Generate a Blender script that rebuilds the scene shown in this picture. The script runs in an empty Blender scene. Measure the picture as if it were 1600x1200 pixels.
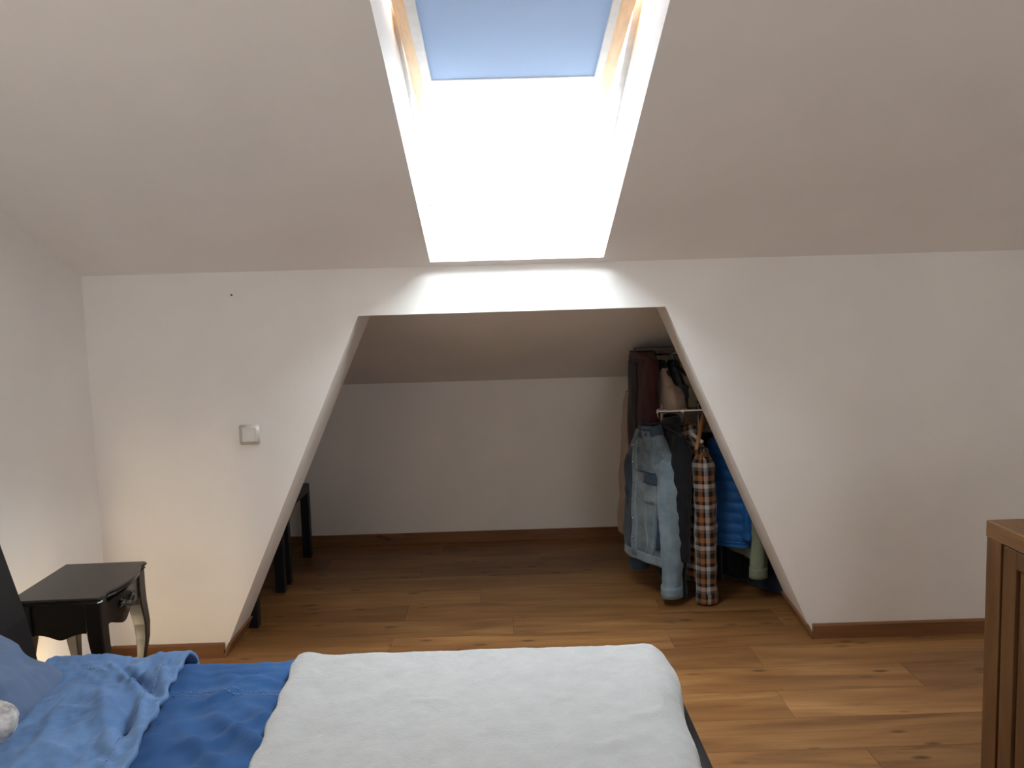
import bpy, bmesh, math, random
from mathutils import Vector, Matrix, noise
random.seed(7)
PI = math.pi
S = bpy.context.scene
COL = S.collection

# ------------------------------------------------------------------ camera
FPX = 1299.26
CAM_H = 1.55
CF = Vector((0.00907057, 0.99525147, -0.09691351))
CR = Vector((0.9995289, -0.01186579, -0.02830517))
CU = Vector((0.02932072, 0.09661111, 0.99489024))
cd = bpy.data.cameras.new('camera')
cam = bpy.data.objects.new('camera', cd)
COL.objects.link(cam)
cd.sensor_fit = 'HORIZONTAL'
cd.sensor_width = 36.0
cd.lens = 36.0 * FPX / 1600.0
cd.clip_start = 0.02
m = Matrix((CR, CU, -CF)).transposed().to_4x4()
m.translation = (0, 0, CAM_H)
cam.matrix_world = m
S.camera = cam

# ------------------------------------------------------------------ light and exposure
EXPOSURE = 0.0
SKY = 50.0
S.view_settings.view_transform = 'Standard'
S.view_settings.look = 'None'
S.view_settings.exposure = EXPOSURE
S.view_settings.gamma = 1.0
S.view_settings.use_curve_mapping = False
S.cycles.use_denoising = True
S.cycles.max_bounces = 12
S.cycles.diffuse_bounces = 8
S.cycles.transparent_max_bounces = 16
S.cycles.sample_clamp_indirect = 8.0
S.cycles.caustics_reflective = False
S.cycles.caustics_refractive = False

world = bpy.data.worlds.new('overcast_sky')
S.world = world
world.use_nodes = True
bg = world.node_tree.nodes['Background']
bg.inputs['Color'].default_value = (0.93, 0.965, 1.0, 1)
bg.inputs['Strength'].default_value = SKY


def area_light(name, loc, target, sx, sy, energy, color, portal=False):
    l = bpy.data.lights.new(name, 'AREA')
    l.shape = 'RECTANGLE'
    l.size = sx
    l.size_y = sy
    l.energy = energy
    l.color = color
    if portal:
        l.cycles.is_portal = True
    o = bpy.data.objects.new(name, l)
    COL.objects.link(o)
    o.location = loc
    d = Vector(target) - Vector(loc)
    o.rotation_euler = d.to_track_quat('-Z', 'Y').to_euler()
    return o


# roof plane: z = ZC + SL*(YW - y)
YW, ZC, SL = 3.627, 1.7166, 0.3837
TH = math.atan(SL)
NRM = Vector((0, math.sin(TH), math.cos(TH)))
TAN = Vector((0, -math.cos(TH), math.sin(TH)))      # up the slope, toward the room


def roof(x, s, off=0.0):
    """x across, s metres up the slope from the knee wall, off metres outward."""
    return Vector((x, YW, ZC)) + TAN * s + NRM * off


HX0, HX1 = -0.301, 0.4386           # skylight shaft sides
HS0, HS1 = 0.048, 1.80              # shaft lower and upper end along the slope
p_ = roof((HX0 + HX1) / 2, (HS0 + HS1) / 2, 0.62)
area_light('skylight_portal', p_, p_ - NRM, 1.3, 2.2, 1.0, (1, 1, 1), True)
# added fill from behind the camera, lifts the front wall and sloped ceiling
area_light('rear_fill_light', (0.95, -1.85, 1.2), (-0.5, 3.0, 1.3), 2.4, 1.5, 38.0, (0.93, 0.97, 1.0))
# warm lamp on the near side of the bed, out of the frame
pl = bpy.data.lights.new('near_bedside_lamp_glow', 'POINT')
pl.energy = 25.0
pl.color = (1.0, 0.86, 0.66)
pl.shadow_soft_size = 0.40
po = bpy.data.objects.new('near_bedside_lamp_glow', pl)
COL.objects.link(po)
po.location = (-1.35, 0.60, 1.20)
# warm lamp glowing on the floor beneath the nightstand, hidden by the bed
pl = bpy.data.lights.new('floor_lamp_glow', 'POINT')
pl.energy = 6.5
pl.color = (1.0, 0.80, 0.52)
pl.shadow_soft_size = 0.05
po = bpy.data.objects.new('floor_lamp_glow', pl)
COL.objects.link(po)
po.location = (-1.60, 2.86, 0.15)


# pixel of the photograph -> point in the room (design aid for measured places)
def ray(u, v):
    return CF + CR * ((u - 800) / FPX) - CU * ((v - 600) / FPX)


def atz(u, v, z):
    d = ray(u, v)
    t = (z - CAM_H) / d.z
    return Vector((0, 0, CAM_H)) + d * t


def aty(u, v, y):
    d = ray(u, v)
    return Vector((0, 0, CAM_H)) + d * (y / d.y)


def atx(u, v, x):
    d = ray(u, v)
    return Vector((0, 0, CAM_H)) + d * (x / d.x)


# ------------------------------------------------------------------ materials
class NT:
    def __init__(self, name, rough=0.6, color=(0.5, 0.5, 0.5), spec=0.5, sheen=0.0, metal=0.0):
        self.m = bpy.data.materials.new(name)
        self.m.use_nodes = True
        self.t = self.m.node_tree
        self.b = self.t.nodes['Principled BSDF']
        self.set('Roughness', rough)
        self.set('Base Color', (*color, 1))
        self.set('Specular IOR Level', spec)
        self.set('Metallic', metal)
        if sheen:
            self.set('Sheen Weight', sheen)
            self.set('Sheen Roughness', 0.5)

    def set(self, k, v):
        if k in self.b.inputs:
            self.b.inputs[k].default_value = v

    def n(self, typ, **kw):
        nd = self.t.nodes.new(typ)
        for k, v in kw.items():
            if k in nd.inputs:
                nd.inputs[k].default_value = v
            else:
                setattr(nd, k, v)
        return nd

    def l(self, a, b):
        self.t.links.new(a, b)

    def coord(self, kind='Object', scale=(1, 1, 1), rnd=False):
        tc = self.n('ShaderNodeTexCoord')
        mp = self.n('ShaderNodeMapping')
        mp.inputs['Scale'].default_value = scale
        self.l(tc.outputs[kind], mp.inputs['Vector'])
        if rnd:
            oi = self.n('ShaderNodeObjectInfo')
            mu = self.n('ShaderNodeVectorMath', operation='SCALE')
            mu.inputs[0].default_value = (17.3, 9.1, 5.7)
            self.l(oi.outputs['Random'], mu.inputs['Scale'])
            self.l(mu.outputs[0], mp.inputs['Location'])
        return mp.outputs['Vector']

    def noise(self, vec, scale, detail=4, rough=0.55, dist=0.0):
        nd = self.n('ShaderNodeTexNoise', Scale=scale, Detail=detail, Roughness=rough, Distortion=dist)
        self.l(vec, nd.inputs['Vector'])
        return nd.outputs['Fac']

    def ramp(self, fac, stops, interp='LINEAR'):
        r = self.n('ShaderNodeValToRGB')
        r.color_ramp.interpolation = interp
        e = r.color_ramp.elements
        e[0].position, e[0].color = stops[0][0], (*stops[0][1], 1)
        e[1].position, e[1].color = stops[-1][0], (*stops[-1][1], 1)
        for p, c in stops[1:-1]:
            k = e.new(p)
            k.color = (*c, 1)
        self.l(fac, r.inputs['Fac'])
        return r.outputs['Color']

    def mix(self, fac, a, b, mode='MIX'):
        x = self.n('ShaderNodeMix', data_type='RGBA', blend_type=mode)
        for sock, val in ((x.inputs[0], fac), (x.inputs[6], a), (x.inputs[7], b)):
            if isinstance(val, (int, float)):
                sock.default_value = val
            elif isinstance(val, tuple):
                sock.default_value = (*val, 1)
            else:
                self.l(val, sock)
        return x.outputs[2]

    def base(self, c):
        self.l(c, self.b.inputs['Base Color'])

    def bump(self, h, strength=0.3, dist=0.01):
        b = self.n('ShaderNodeBump', Strength=strength, Distance=dist)
        self.l(h, b.inputs['Height'])
        self.l(b.outputs['Normal'], self.b.inputs['Normal'])


def paint(name, col, var=0.04, bump=0.25):
    k = NT(name, 0.85, col, 0.25)
    v = k.coord('Object')
    n1 = k.noise(v, 1.7, 3)
    a = tuple(c * (1 - var) for c in col)
    b = tuple(min(1, c * (1 + var)) for c in col)
    k.base(k.ramp(n1, [(0.3, a), (0.7, b)]))
    n2 = k.noise(v, 14, 5, 0.6)
    n3 = k.noise(k.coord('Object', (2.2, 2.2, .5)), 1.6, 3)
    ad = k.n('ShaderNodeMath', operation='MULTIPLY_ADD')
    ad.inputs[1].default_value = 3.0
    k.l(n3, ad.inputs[0])
    k.l(n2, ad.inputs[2])
    k.bump(ad.outputs[0], bump, 0.005)
    return k.m


def wood(name, dark, mid, light, knot, axis='x', rough=0.42, grain=1.0, rnd=True, rv=0.25, spec=0.4, knots=False):
    k = NT(name, rough, mid, spec)
    sc = {'x': (1.1, 9, 9), 'y': (9, 1.1, 9), 'z': (9, 9, 1.1)}[axis]
    v = k.coord('Object', sc, rnd)
    n1 = k.noise(v, 1.0 * grain, 6, 0.62, 0.9)
    c = k.ramp(n1, [(0.25, dark), (0.48, mid), (0.72, light)])
    sc2 = {'x': (2.0, 60, 60), 'y': (60, 2, 60), 'z': (60, 60, 2)}[axis]
    v2 = k.coord('Object', sc2, rnd)
    n2 = k.noise(v2, 1.0, 3, 0.6)
    f = k.ramp(n2, [(0.3, (0.80, 0.78, 0.76)), (0.6, (1.05, 1.05, 1.05))])
    c = k.mix(0.75, c, f, 'MULTIPLY')
    sc3 = {'x': (1.6, 7, 7), 'y': (7, 1.6, 7), 'z': (7, 7, 1.6)}[axis]
    v3 = k.coord('Object', sc3, rnd)
    n3 = k.noise(v3, 1.3, 5, 0.7, 0.5)
    kf = k.ramp(n3, [(0.26, (1, 1, 1)), (0.34, (0, 0, 0))])
    c = k.mix(kf, c, knot)
    if knots:
        vo = k.n('ShaderNodeTexVoronoi', Scale=1.0, Randomness=1.0)
        vv_ = k.coord('Object', (4.6, 13, 13), rnd)
        k.l(vv_, vo.inputs['Vector'])
        kd = k.ramp(vo.outputs['Distance'], [(0.0, (1, 1, 1)), (0.10, (.8, .8, .8)), (0.20, (0, 0, 0))])
        ms = k.noise(k.coord('Object', (.9, 2.2, 2.2), rnd), 1.0, 2)
        mk = k.ramp(ms, [(0.44, (0, 0, 0)), (0.52, (1, 1, 1))])
        kk = k.mix(1.0, kd, mk, 'MULTIPLY')
        c = k.mix(kk, c, knot)
        # wide pale and reddish patches along the board
        pn = k.noise(k.coord('Object', (.8, 3.5, 3.5), rnd), 1.0, 3, .6, .6)
        c = k.mix(1.0, c, k.ramp(pn, [(.3, (.80, .72, .66)), (.5, (1, 1, 1)), (.7, (1.22, 1.24, 1.22))]), 'MULTIPLY')
    if rv:
        oi = k.n('ShaderNodeObjectInfo')
        rr = k.ramp(oi.outputs['Random'], [(0, (1 - rv,) * 3), (1, (1 + rv * 0.6, 1 + rv * 0.55, 1 + rv * 0.5))])
        c = k.mix(1.0, c, rr, 'MULTIPLY')
    k.base(c)
    k.bump(n2, 0.12, 0.002)
    return k.m


def cloth(name, a, b, scale=9, weave=420, rough=0.9, sheen=0.15, wb=0.25):
    k = NT(name, rough, a, 0.15, sheen)
    v = k.coord('Object')
    c = k.ramp(k.noise(v, scale, 5, 0.6), [(0.32, a), (0.68, b)])
    k.base(c)
    n2 = k.noise(v, weave, 2)
    n3 = k.noise(v, 28, 4)
    ad = k.n('ShaderNodeMath', operation='ADD')
    k.l(n2, ad.inputs[0])
    k.l(n3, ad.inputs[1])
    k.bump(ad.outputs[0], wb, 0.004)
    return k.m


def plain(name, col, rough=0.4, spec=0.5, metal=0.0, coat=0.0):
    k = NT(name, rough, col, spec, 0, metal)
    v = k.coord('Object')
    n = k.noise(v, 25, 3)
    k.base(k.ramp(n, [(0.3, tuple(c * 0.94 for c in col)), (0.7, tuple(min(1, c * 1.05) for c in col))]))
    if coat:
        k.set('Coat Weight', coat)
    return k.m


def plaid_mat(name):
    k = NT(name, 0.92, (0.3, 0.2, 0.1), 0.1, 0.2)
    tc = k.n('ShaderNodeTexCoord')
    sp = k.n('ShaderNodeSeparateXYZ')
    k.l(tc.outputs['UV'], sp.inputs[0])
    blk, org, wht, gry = (0.010, 0.009, 0.011), (0.30, 0.125, 0.045), (0.46, 0.43, 0.41), (0.11, 0.10, 0.10)

    def band(out, per, stops):
        d = k.n('ShaderNodeMath', operation='DIVIDE')
        d.inputs[1].default_value = per
        k.l(out, d.inputs[0])
        fr = k.n('ShaderNodeMath', operation='FRACT')
        k.l(d.outputs[0], fr.inputs[0])
        return k.ramp(fr.outputs[0], stops, 'CONSTANT')
    u = band(sp.outputs['X'], 0.085, [(0, blk), (0.22, org), (0.50, blk), (0.62, wht), (0.82, gry)])
    v = band(sp.outputs['Y'], 0.105, [(0, blk), (0.24, org), (0.48, blk), (0.64, wht), (0.84, gry)])
    c = k.mix(0.5, u, v)
    c2 = k.mix(1.0, u, v, 'MULTIPLY')
    c = k.mix(0.35, c, c2)
    k.base(c)
    k.bump(k.noise(tc.outputs['Object'], 300, 2), 0.2, 0.003)
    return k.m


M = {}
M['wall'] = paint('wall_paint', (0.83, 0.82, 0.81))
M['ceiling'] = paint('ceiling_paint', (0.83, 0.82, 0.81), 0.03)
M['reveal'] = paint('reveal_paint', (0.80, 0.80, 0.79), 0.02)
M['plank'] = wood('oak_laminate', (0.118, 0.050, 0.016), (0.225, 0.106, 0.035), (0.32, 0.168, 0.062), (0.045, 0.018, 0.007), 'x', 0.40, 1.0, True, 0.16, 0.4, True)
M['under'] = plain('subfloor_dark', (0.10, 0.055, 0.025), 0.8)
M['base_x'] = wood('brown_skirting_x', (0.13, 0.055, 0.022), (0.19, 0.085, 0.035), (0.25, 0.115, 0.05), (0.09, 0.04, 0.018), 'x', 0.45, 0.8, True, 0.0)
M['base_y'] = wood('brown_skirting_y', (0.13, 0.055, 0.022), (0.19, 0.085, 0.035), (0.25, 0.115, 0.05), (0.09, 0.04, 0.018), 'y', 0.45, 0.8, True, 0.0)
M['dres_z'] = wood('rustic_oak_upright', (0.040, 0.016, 0.006), (0.090, 0.040, 0.014), (0.155, 0.076, 0.030), (0.016, 0.007, 0.003), 'z', 0.5, 0.9, True, 0.1)
M['dres_y'] = wood('rustic_oak_along', (0.10, 0.05, 0.018), (0.18, 0.09, 0.034), (0.23, 0.125, 0.052), (0.045, 0.02, 0.009), 'y', 0.5, 0.9, True, 0.1)
M['pine'] = wood('varnished_pine', (0.62, 0.36, 0.16), (0.74, 0.47, 0.24), (0.80, 0.55, 0.30), (0.5, 0.26, 0.10), 'y', 0.35, 0.6, True, 0.0)
M['lacquer'] = plain('black_brown_lacquer', (0.012, 0.010, 0.009), 0.32, 0.4, 0, 0.1)
M['blackwood'] = plain('black_foil', (0.010, 0.011, 0.014), 0.45, 0.4)
M['leather'] = plain('black_upholstery', (0.010, 0.010, 0.011), 0.5, 0.35)
M['bronze'] = plain('dark_bronze', (0.07, 0.065, 0.06), 0.38, 0.5, 0.85)
M['chrome'] = plain('chrome', (0.75, 0.75, 0.76), 0.18, 0.5, 1.0)
M['white'] = plain('white_lacquer', (0.80, 0.80, 0.80), 0.35)
M['plastic'] = plain('switch_plastic', (0.66, 0.65, 0.63), 0.25)
M['mattress'] = cloth('mattress_ticking', (0.55, 0.55, 0.56), (0.62, 0.62, 0.63))
M['duvet'] = cloth('royal_blue_cotton', (0.011, 0.055, 0.170), (0.020, 0.085, 0.24), 5, 500, 0.9, 0.1, 0.25)
M['flap'] = cloth('chambray_blue_cotton', (0.072, 0.150, 0.32), (0.115, 0.215, 0.41), 6, 500, 0.9, 0.1, 0.25)
M['pillow'] = cloth('dusty_blue_cotton', (0.082, 0.128, 0.225), (0.115, 0.168, 0.28), 6, 500, 0.9, 0.1, 0.25)
M['stitch'] = plain('pale_thread', (0.17, 0.26, 0.44), 0.9)
M['fleece'] = cloth('white_fleece', (0.325, 0.335, 0.34), (0.365, 0.372, 0.377), 14, 150, 1.0, 0.3, 0.5)
M['greyfur'] = cloth('grey_white_fur', (0.22, 0.21, 0.21), (0.66, 0.66, 0.66), 40, 200)
M['denim'] = cloth('washed_denim', (0.065, 0.095, 0.125), (0.205, 0.25, 0.285), 11, 380)
M['denim_light'] = cloth('pale_denim', (0.12, 0.175, 0.225), (0.215, 0.275, 0.325), 11, 380)
M['denim_dark'] = cloth('dark_denim', (0.018, 0.034, 0.062), (0.040, 0.065, 0.105), 10, 380)
M['plaid'] = plaid_mat('brown_plaid_flannel')
M['puffer'] = cloth('blue_nylon', (0.012, 0.075, 0.24), (0.018, 0.105, 0.33), 12, 200, 0.45, 0.0)
M['green'] = cloth('sage_green_cotton', (0.15, 0.18, 0.125), (0.22, 0.255, 0.18))
M['beige'] = cloth('beige_cotton', (0.40, 0.31, 0.26), (0.48, 0.37, 0.31))
M['sand'] = cloth('sand_cotton', (0.34, 0.28, 0.23), (0.42, 0.34, 0.28))
M['navy'] = cloth('navy_cotton', (0.010, 0.016, 0.034), (0.018, 0.026, 0.05))
M['slate'] = cloth('slate_blue_cotton', (0.045, 0.060, 0.085), (0.075, 0.092, 0.12))
M['olive'] = cloth('olive_beige_cotton', (0.22, 0.20, 0.14), (0.30, 0.27, 0.19))
M['greycl'] = cloth('grey_cotton', (0.12, 0.12, 0.125), (0.19, 0.185, 0.185))
M['black'] = cloth('black_cotton', (0.006, 0.007, 0.010), (0.011, 0.012, 0.016))
M['maroon'] = cloth('maroon_wool', (0.040, 0.012, 0.014), (0.060, 0.020, 0.021))
M['plum'] = cloth('plum_black_wool', (0.016, 0.012, 0.018), (0.026, 0.018, 0.025))
M['hangwood'] = plain('hanger_wood', (0.34, 0.15, 0.055), 0.4)
M['shelf'] = plain('grey_board', (0.10, 0.10, 0.105), 0.6)

k = NT('window_glass')
nt = k.t
tr = k.n('ShaderNodeBsdfTransparent')
tr.inputs['Color'].default_value = (0.93, 0.96, 0.95, 1)
gl = k.n('ShaderNodeBsdfGlossy')
gl.inputs['Roughness'].default_value = 0.02
fr = k.n('ShaderNodeFresnel')
fr.inputs['IOR'].default_value = 1.45
mx = k.n('ShaderNodeMixShader')
geo = k.n('ShaderNodeNewGeometry')
inv = k.n('ShaderNodeMath', operation='SUBTRACT')
inv.inputs[0].default_value = 1.0
k.l(geo.outputs['Backfacing'], inv.inputs[1])
mul = k.n('ShaderNodeMath', operation='MULTIPLY')
k.l(fr.outputs[0], mul.inputs[0])
k.l(inv.outputs[0], mul.inputs[1])
k.l(mul.outputs[0], mx.inputs[0])
k.l(tr.outputs[0], mx.inputs[1])
k.l(gl.outputs[0], mx.inputs[2])
k.l(mx.outputs[0], nt.nodes['Material Output'].inputs['Surface'])
M['glass'] = k.m

k = NT('blue_grey_blind', 0.9, (0.20, 0.27, 0.38), 0.1)
tl = k.n('ShaderNodeBsdfTranslucent')
tl.inputs['Color'].default_value = (0.069, 0.074, 0.086, 1)
ad = k.n('ShaderNodeAddShader')
k.l(k.b.outputs[0], ad.inputs[0])
k.l(tl.outputs[0], ad.inputs[1])
k.l(ad.outputs[0], k.t.nodes['Material Output'].inputs['Surface'])
k.bump(k.noise(k.coord('Object'), 500, 2), 0.1, 0.002)
M['blind'] = k.m


# ------------------------------------------------------------------ mesh helpers
def obj(name, bm, mat, parent=None, smooth=False, loc=None):
    me = bpy.data.meshes.new(name)
    bmesh.ops.recalc_face_normals(bm, faces=bm.faces[:])
    bm.to_mesh(me)
    bm.free()
    if smooth:
        for p in me.polygons:
            p.use_smooth = True
    if mat:
        me.materials.append(mat)
    o = bpy.data.objects.new(name, me)
    COL.objects.link(o)
    if parent:
        o.parent = parent
    if loc:
        o.location = loc
    return o


def thing(name, label, cat, loc=(0, 0, 0), rz=0.0, group=None):
    o = bpy.data.objects.new(name, None)
    o.empty_display_size = 0.1
    COL.objects.link(o)
    o.location = loc
    o.rotation_euler = (0, 0, rz)
    tag(o, label, cat, group)
    return o


def tag(o, label=None, cat=None, group=None, kind=None):
    if label:
        o['label'] = label
    if cat:
        o['category'] = cat
    if group:
        o['group'] = group
    if kind:
        o['kind'] = kind
    return o


def B():
    return bmesh.new()


def box(bm, x0, x1, y0, y1, z0, z1, bev=0.0, seg=1):
    r = bmesh.ops.create_cube(bm, size=1)
    for v in r['verts']:
        v.co = Vector((x0 + (v.co.x + .5) * (x1 - x0), y0 + (v.co.y + .5) * (y1 - y0), z0 + (v.co.z + .5) * (z1 - z0)))
    if bev:
        es = list({e for v in r['verts'] for e in v.link_edges})
        bmesh.ops.bevel(bm, geom=es, offset=bev, segments=seg, affect='EDGES', clamp_overlap=True)
    return bm


def prism(bm, pts, vec):
    """polygon (list of Vector) swept along vec."""
    a = [bm.verts.new(p) for p in pts]
    b = [bm.verts.new(Vector(p) + Vector(vec)) for p in pts]
    n = len(pts)
    bm.faces.new(a)
    bm.faces.new(b[::-1])
    for i in range(n):
        bm.faces.new((a[i], a[(i + 1) % n], b[(i + 1) % n], b[i]))
    return bm


def loft(bm, rings, cap0=True, cap1=True, uv=True):
    """rings: lists of points, same count. Writes UVs in metres."""
    lay = bm.loops.layers.uv.verify() if uv else None
    V = [[bm.verts.new(p) for p in r] for r in rings]
    n = len(rings[0])
    vv = [0.0]
    for i in range(1, len(rings)):
        c0 = sum((Vector(p) for p in rings[i - 1]), Vector()) / n
        c1 = sum((Vector(p) for p in rings[i]), Vector()) / n
        vv.append(vv[-1] + (c1 - c0).length)
    mid = rings[len(rings) // 2]
    uu = [0.0]
    for j in range(n):
        uu.append(uu[-1] + (Vector(mid[(j + 1) % n]) - Vector(mid[j])).length)
    for i in range(len(rings) - 1):
        for j in range(n):
            f = bm.faces.new((V[i][j], V[i][(j + 1) % n], V[i + 1][(j + 1) % n], V[i + 1][j]))
            if uv:
                for lp, (a, b) in zip(f.loops, ((uu[j], vv[i]), (uu[j + 1], vv[i]), (uu[j + 1], vv[i + 1]), (uu[j], vv[i + 1]))):
                    lp[lay].uv = (a, b)
    if cap0:
        bm.faces.new(V[0][::-1])
    if cap1:
        bm.faces.new(V[-1])
    return bm


def tube(bm, pts, r, n=8, caps=True):
    pts = [Vector(p) for p in pts]
    rr = r if isinstance(r, (list, tuple)) else [r] * len(pts)
    rings = []
    up = Vector((0, 0, 1))
    for i, p in enumerate(pts):
        d = (pts[min(i + 1, len(pts) - 1)] - pts[max(i - 1, 0)]).normalized()
        a = d.cross(up)
        if a.length < 0.05:
            a = d.cross(Vector((0, 1, 0)))
        a.normalize()
        b = a.cross(d)
        rings.append([p + (a * math.cos(2 * PI * j / n) + b * math.sin(2 * PI * j / n)) * rr[i] for j in range(n)])
    return loft(bm, rings, caps, caps)


def lathe(bm, prof, n=20, c=(0, 0, 0), axis='z'):
    rings = []
    for r, z in prof:
        ring = []
        for j in range(n):
            a = 2 * PI * j / n
            p = (r * math.cos(a), r * math.sin(a), z)
            if axis == 'x':
                p = (z, p[0], p[1])
            elif axis == 'y':
                p = (p[0], z, p[1])
            ring.append(Vector(p) + Vector(c))
        rings.append(ring)
    return loft(bm, rings)


def smooth01(t):
    t = max(0.0, min(1.0, t))
    return t * t * (3 - 2 * t)


def lerp(a, b, t):
    return a + (b - a) * t


def struct(name, bm, mat, smooth=False, parent=None):
    o = obj(name, bm, mat, parent, smooth)
    if parent is None:
        o['kind'] = 'structure'
    return o


# ------------------------------------------------------------------ room shell
XL, XR = -1.806, 2.34
YB, ZB = 5.346, 1.062
YR = -1.9
ZTOP = 2.62
S_TOP = (ZTOP - ZC) / math.sin(TH)
Y_TOP = YW - S_TOP * math.cos(TH)

# floor: a dark screed with every plank laid on it
floor = struct('floor', box(B(), XL - .1, XR + .1, YR - .1, YB + .1, -0.12, -0.012), M['under'])
PW = 0.2145
row = 0
y = 3.5605 + PW * 9
rows = []
while y > YR:
    rows.append((max(y - PW, YR), min(y, YB)))
    y -= PW
ends = {}
# butt joints read off the photograph: (row middle y, x)
seen = [((3.56 + 3.345) / 2, 1.055), ((3.13 + 2.92) / 2, 1.035), ((3.345 + 3.13) / 2, 1.625), ((2.92 + 2.70) / 2, 1.78)]
for (y0, y1) in rows:
    ym = (y0 + y1) / 2
    x = None
    for sy, sx in seen:
        if abs(sy - ym) < 0.09:
            x = sx
    if x is None:
        x = random.uniform(-0.6, 0.6)
    L = 1.28
    xs = [x + k_ * L for k_ in range(-4, 4)]
    xs = [q for q in xs if XL < q < XR]
    xs = [XL] + xs + [XR]
    for a, b in zip(xs[:-1], xs[1:]):
        if b - a < 0.02 or y1 - y0 < 0.02:
            continue
        g = 0.0007
        bm = box(B(), a + g, b - g, y0 + g, y1 - g, -0.012, 0.0)
        obj('plank', bm, M['plank'], floor)

# ceiling: sloped slab with the skylight shaft, running down into the alcove
s0, s1 = -(YB + 0.12 - YW) / math.cos(TH), S_TOP + 0.0
TT = 0.36
bm = B()


def ring_at(off):
    o4 = [(XL - .1, s0), (XR + .1, s0), (XR + .1, s1), (XL - .1, s1)]
    h4 = [(HX0, HS0), (HX1, HS0), (HX1, HS1), (HX0, HS1)]
    return [bm.verts.new(roof(x, s, off)) for x, s in o4], [bm.verts.new(roof(x, s, off)) for x, s in h4]


o0, h0 = ring_at(0)
o1, h1 = ring_at(TT)
for i in range(4):
    j = (i + 1) % 4
    bm.faces.new((o0[i], o0[j], h0[j], h0[i]))
    bm.faces.new((o1[i], h1[i], h1[j], o1[j]))
    bm.faces.new((o0[i], o1[i], o1[j], o0[j]))
    bm.faces.new((h0[i], h0[j], h1[j], h1[i]))
ceil = struct('ceiling', bm, M['ceiling'])
struct('ceiling_flat', box(B(), XL - .1, XR + .1, YR - .1, Y_TOP + 0.02, ZTOP, ZTOP + .3), M['ceiling'])

struct('wall_left', box(B(), XL - .1, XL, YR, YB + .1, -.12, 3.1), M['wall'])
struct('wall_right', box(B(), XR, XR + .1, YR, YB + .1, -.12, 3.1), M['wall'])
struct('wall_alcove', box(B(), XL, XR, YB, YB + .1, -.12, 1.2), M['wall'])
# rear gable wall
bm = box(B(), XL, XR, YR - .1, YR, -.12, 3)
struct('wall_rear', bm, M['wall'])

# knee wall with the trapezoid opening
YJL, YJR = 3.94, 4.05
fr_ = [(XL, 0), (-1.302, 0), (-0.626, 1.513), (0.711, 1.515), (1.370, 0), (XR, 0), (XR, ZC + .004), (0.711, ZC + .004), (-0.626, ZC + .004), (XL, ZC + .004)]
bk_x = {1: -1.302, 2: -0.622, 3: 0.747, 4: 1.402}
bm = B()
f_ = [bm.verts.new((x, YW, z)) for x, z in fr_]
b_ = []
for i, (x, z) in enumerate(fr_):
    yb = YJL if x < 0 else YJR
    zz = z if z < 1.6 else ZC - SL * (yb - YW) + .004
    b_.append(bm.verts.new((bk_x.get(i, x), yb, zz)))
for idx in ((0, 1, 2, 8, 9), (2, 3, 7, 8), (3, 4, 5, 6, 7)):
    bm.faces.new([f_[i] for i in idx])
    bm.faces.new([b_[i] for i in idx][::-1])
for i in range(10):
    j = (i + 1) % 10
    bm.faces.new((f_[i], b_[i], b_[j], f_[j]))
struct('wall_front', bm, M['wall'])

# skirting boards
BH, BT = 0.068, 0.014


def skirting(name, a, b, nrm, mat):
    """board along a->b on the floor, nrm = direction into the room."""
    a, b, n_ = Vector(a), Vector(b), Vector(nrm)
    prof = [(0, 0), (BT, 0), (BT, BH - .008), (BT - .006, BH), (0, BH)]
    bm = B()
    prism(bm, [a + n_ * t + Vector((0, 0, z)) for t, z in prof], b - a)
    return struct(name, bm, mat)


skirting('baseboard_front_left', (XL + BT, YW, 0), (-1.302 + BT * .6, YW, 0), (0, -1, 0), M['base_x'])
skirting('baseboard_front_right', (1.370 - BT * .6, YW, 0), (XR, YW, 0), (0, -1, 0), M['base_x'])
skirting('baseboard_alcove', (XL, YB, 0), (XR, YB, 0), (0, -1, 0), M['base_x'])
skirting('baseboard_left', (XL, YR, 0), (XL, YW, 0), (1, 0, 0), M['base_y'])
skirting('baseboard_alcove_left', (XL, YJL, 0), (XL, YB - BT, 0), (1, 0, 0), M['base_y'])


def jamb_board(name, x0, x1, yb, sl, sgn):
    bm = B()
    t = BT * sgn
    P = lambda x, y, z: Vector((x, y, z))
    y0 = YW - BT
    fr4 = [P(x0, y0, 0), P(x0 + t, y0, 0), P(x0 + t + sl * BH, y0, BH), P(x0 + sl * BH, y0, BH)]
    bk4 = [P(x1, yb, 0), P(x1 + t, yb, 0), P(x1 + t + sl * BH, yb, BH), P(x1 + sl * BH, yb, BH)]
    loft(bm, [fr4, bk4])
    return struct(name, bm, M['base_y'])


jamb_board('baseboard_jamb_left', -1.302, -1.302, YJL, 0.447, 1)
jamb_board('baseboard_jamb_right', 1.370, 1.402, YJR, -0.4357, -1)

# ------------------------------------------------------------------ skylight: window_1
win = bpy.data.objects.new('window_1', None)
COL.objects.link(win)
win['kind'] = 'structure'


def slab(bm, x0, x1, s_0, s_1, off0, off1, fn):
    P = [fn(x, s, o) for o in (off0, off1) for x, s in ((x0, s_0), (x1, s_0), (x1, s_1), (x0, s_1))]
    v = [bm.verts.new(p) for p in P]
    for q in ((0, 1, 2, 3), (7, 6, 5, 4), (0, 4, 5, 1), (1, 5, 6, 2), (2, 6, 7, 3), (3, 7, 4, 0)):
        bm.faces.new([v[i] for i in q])
    return bm


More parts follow.
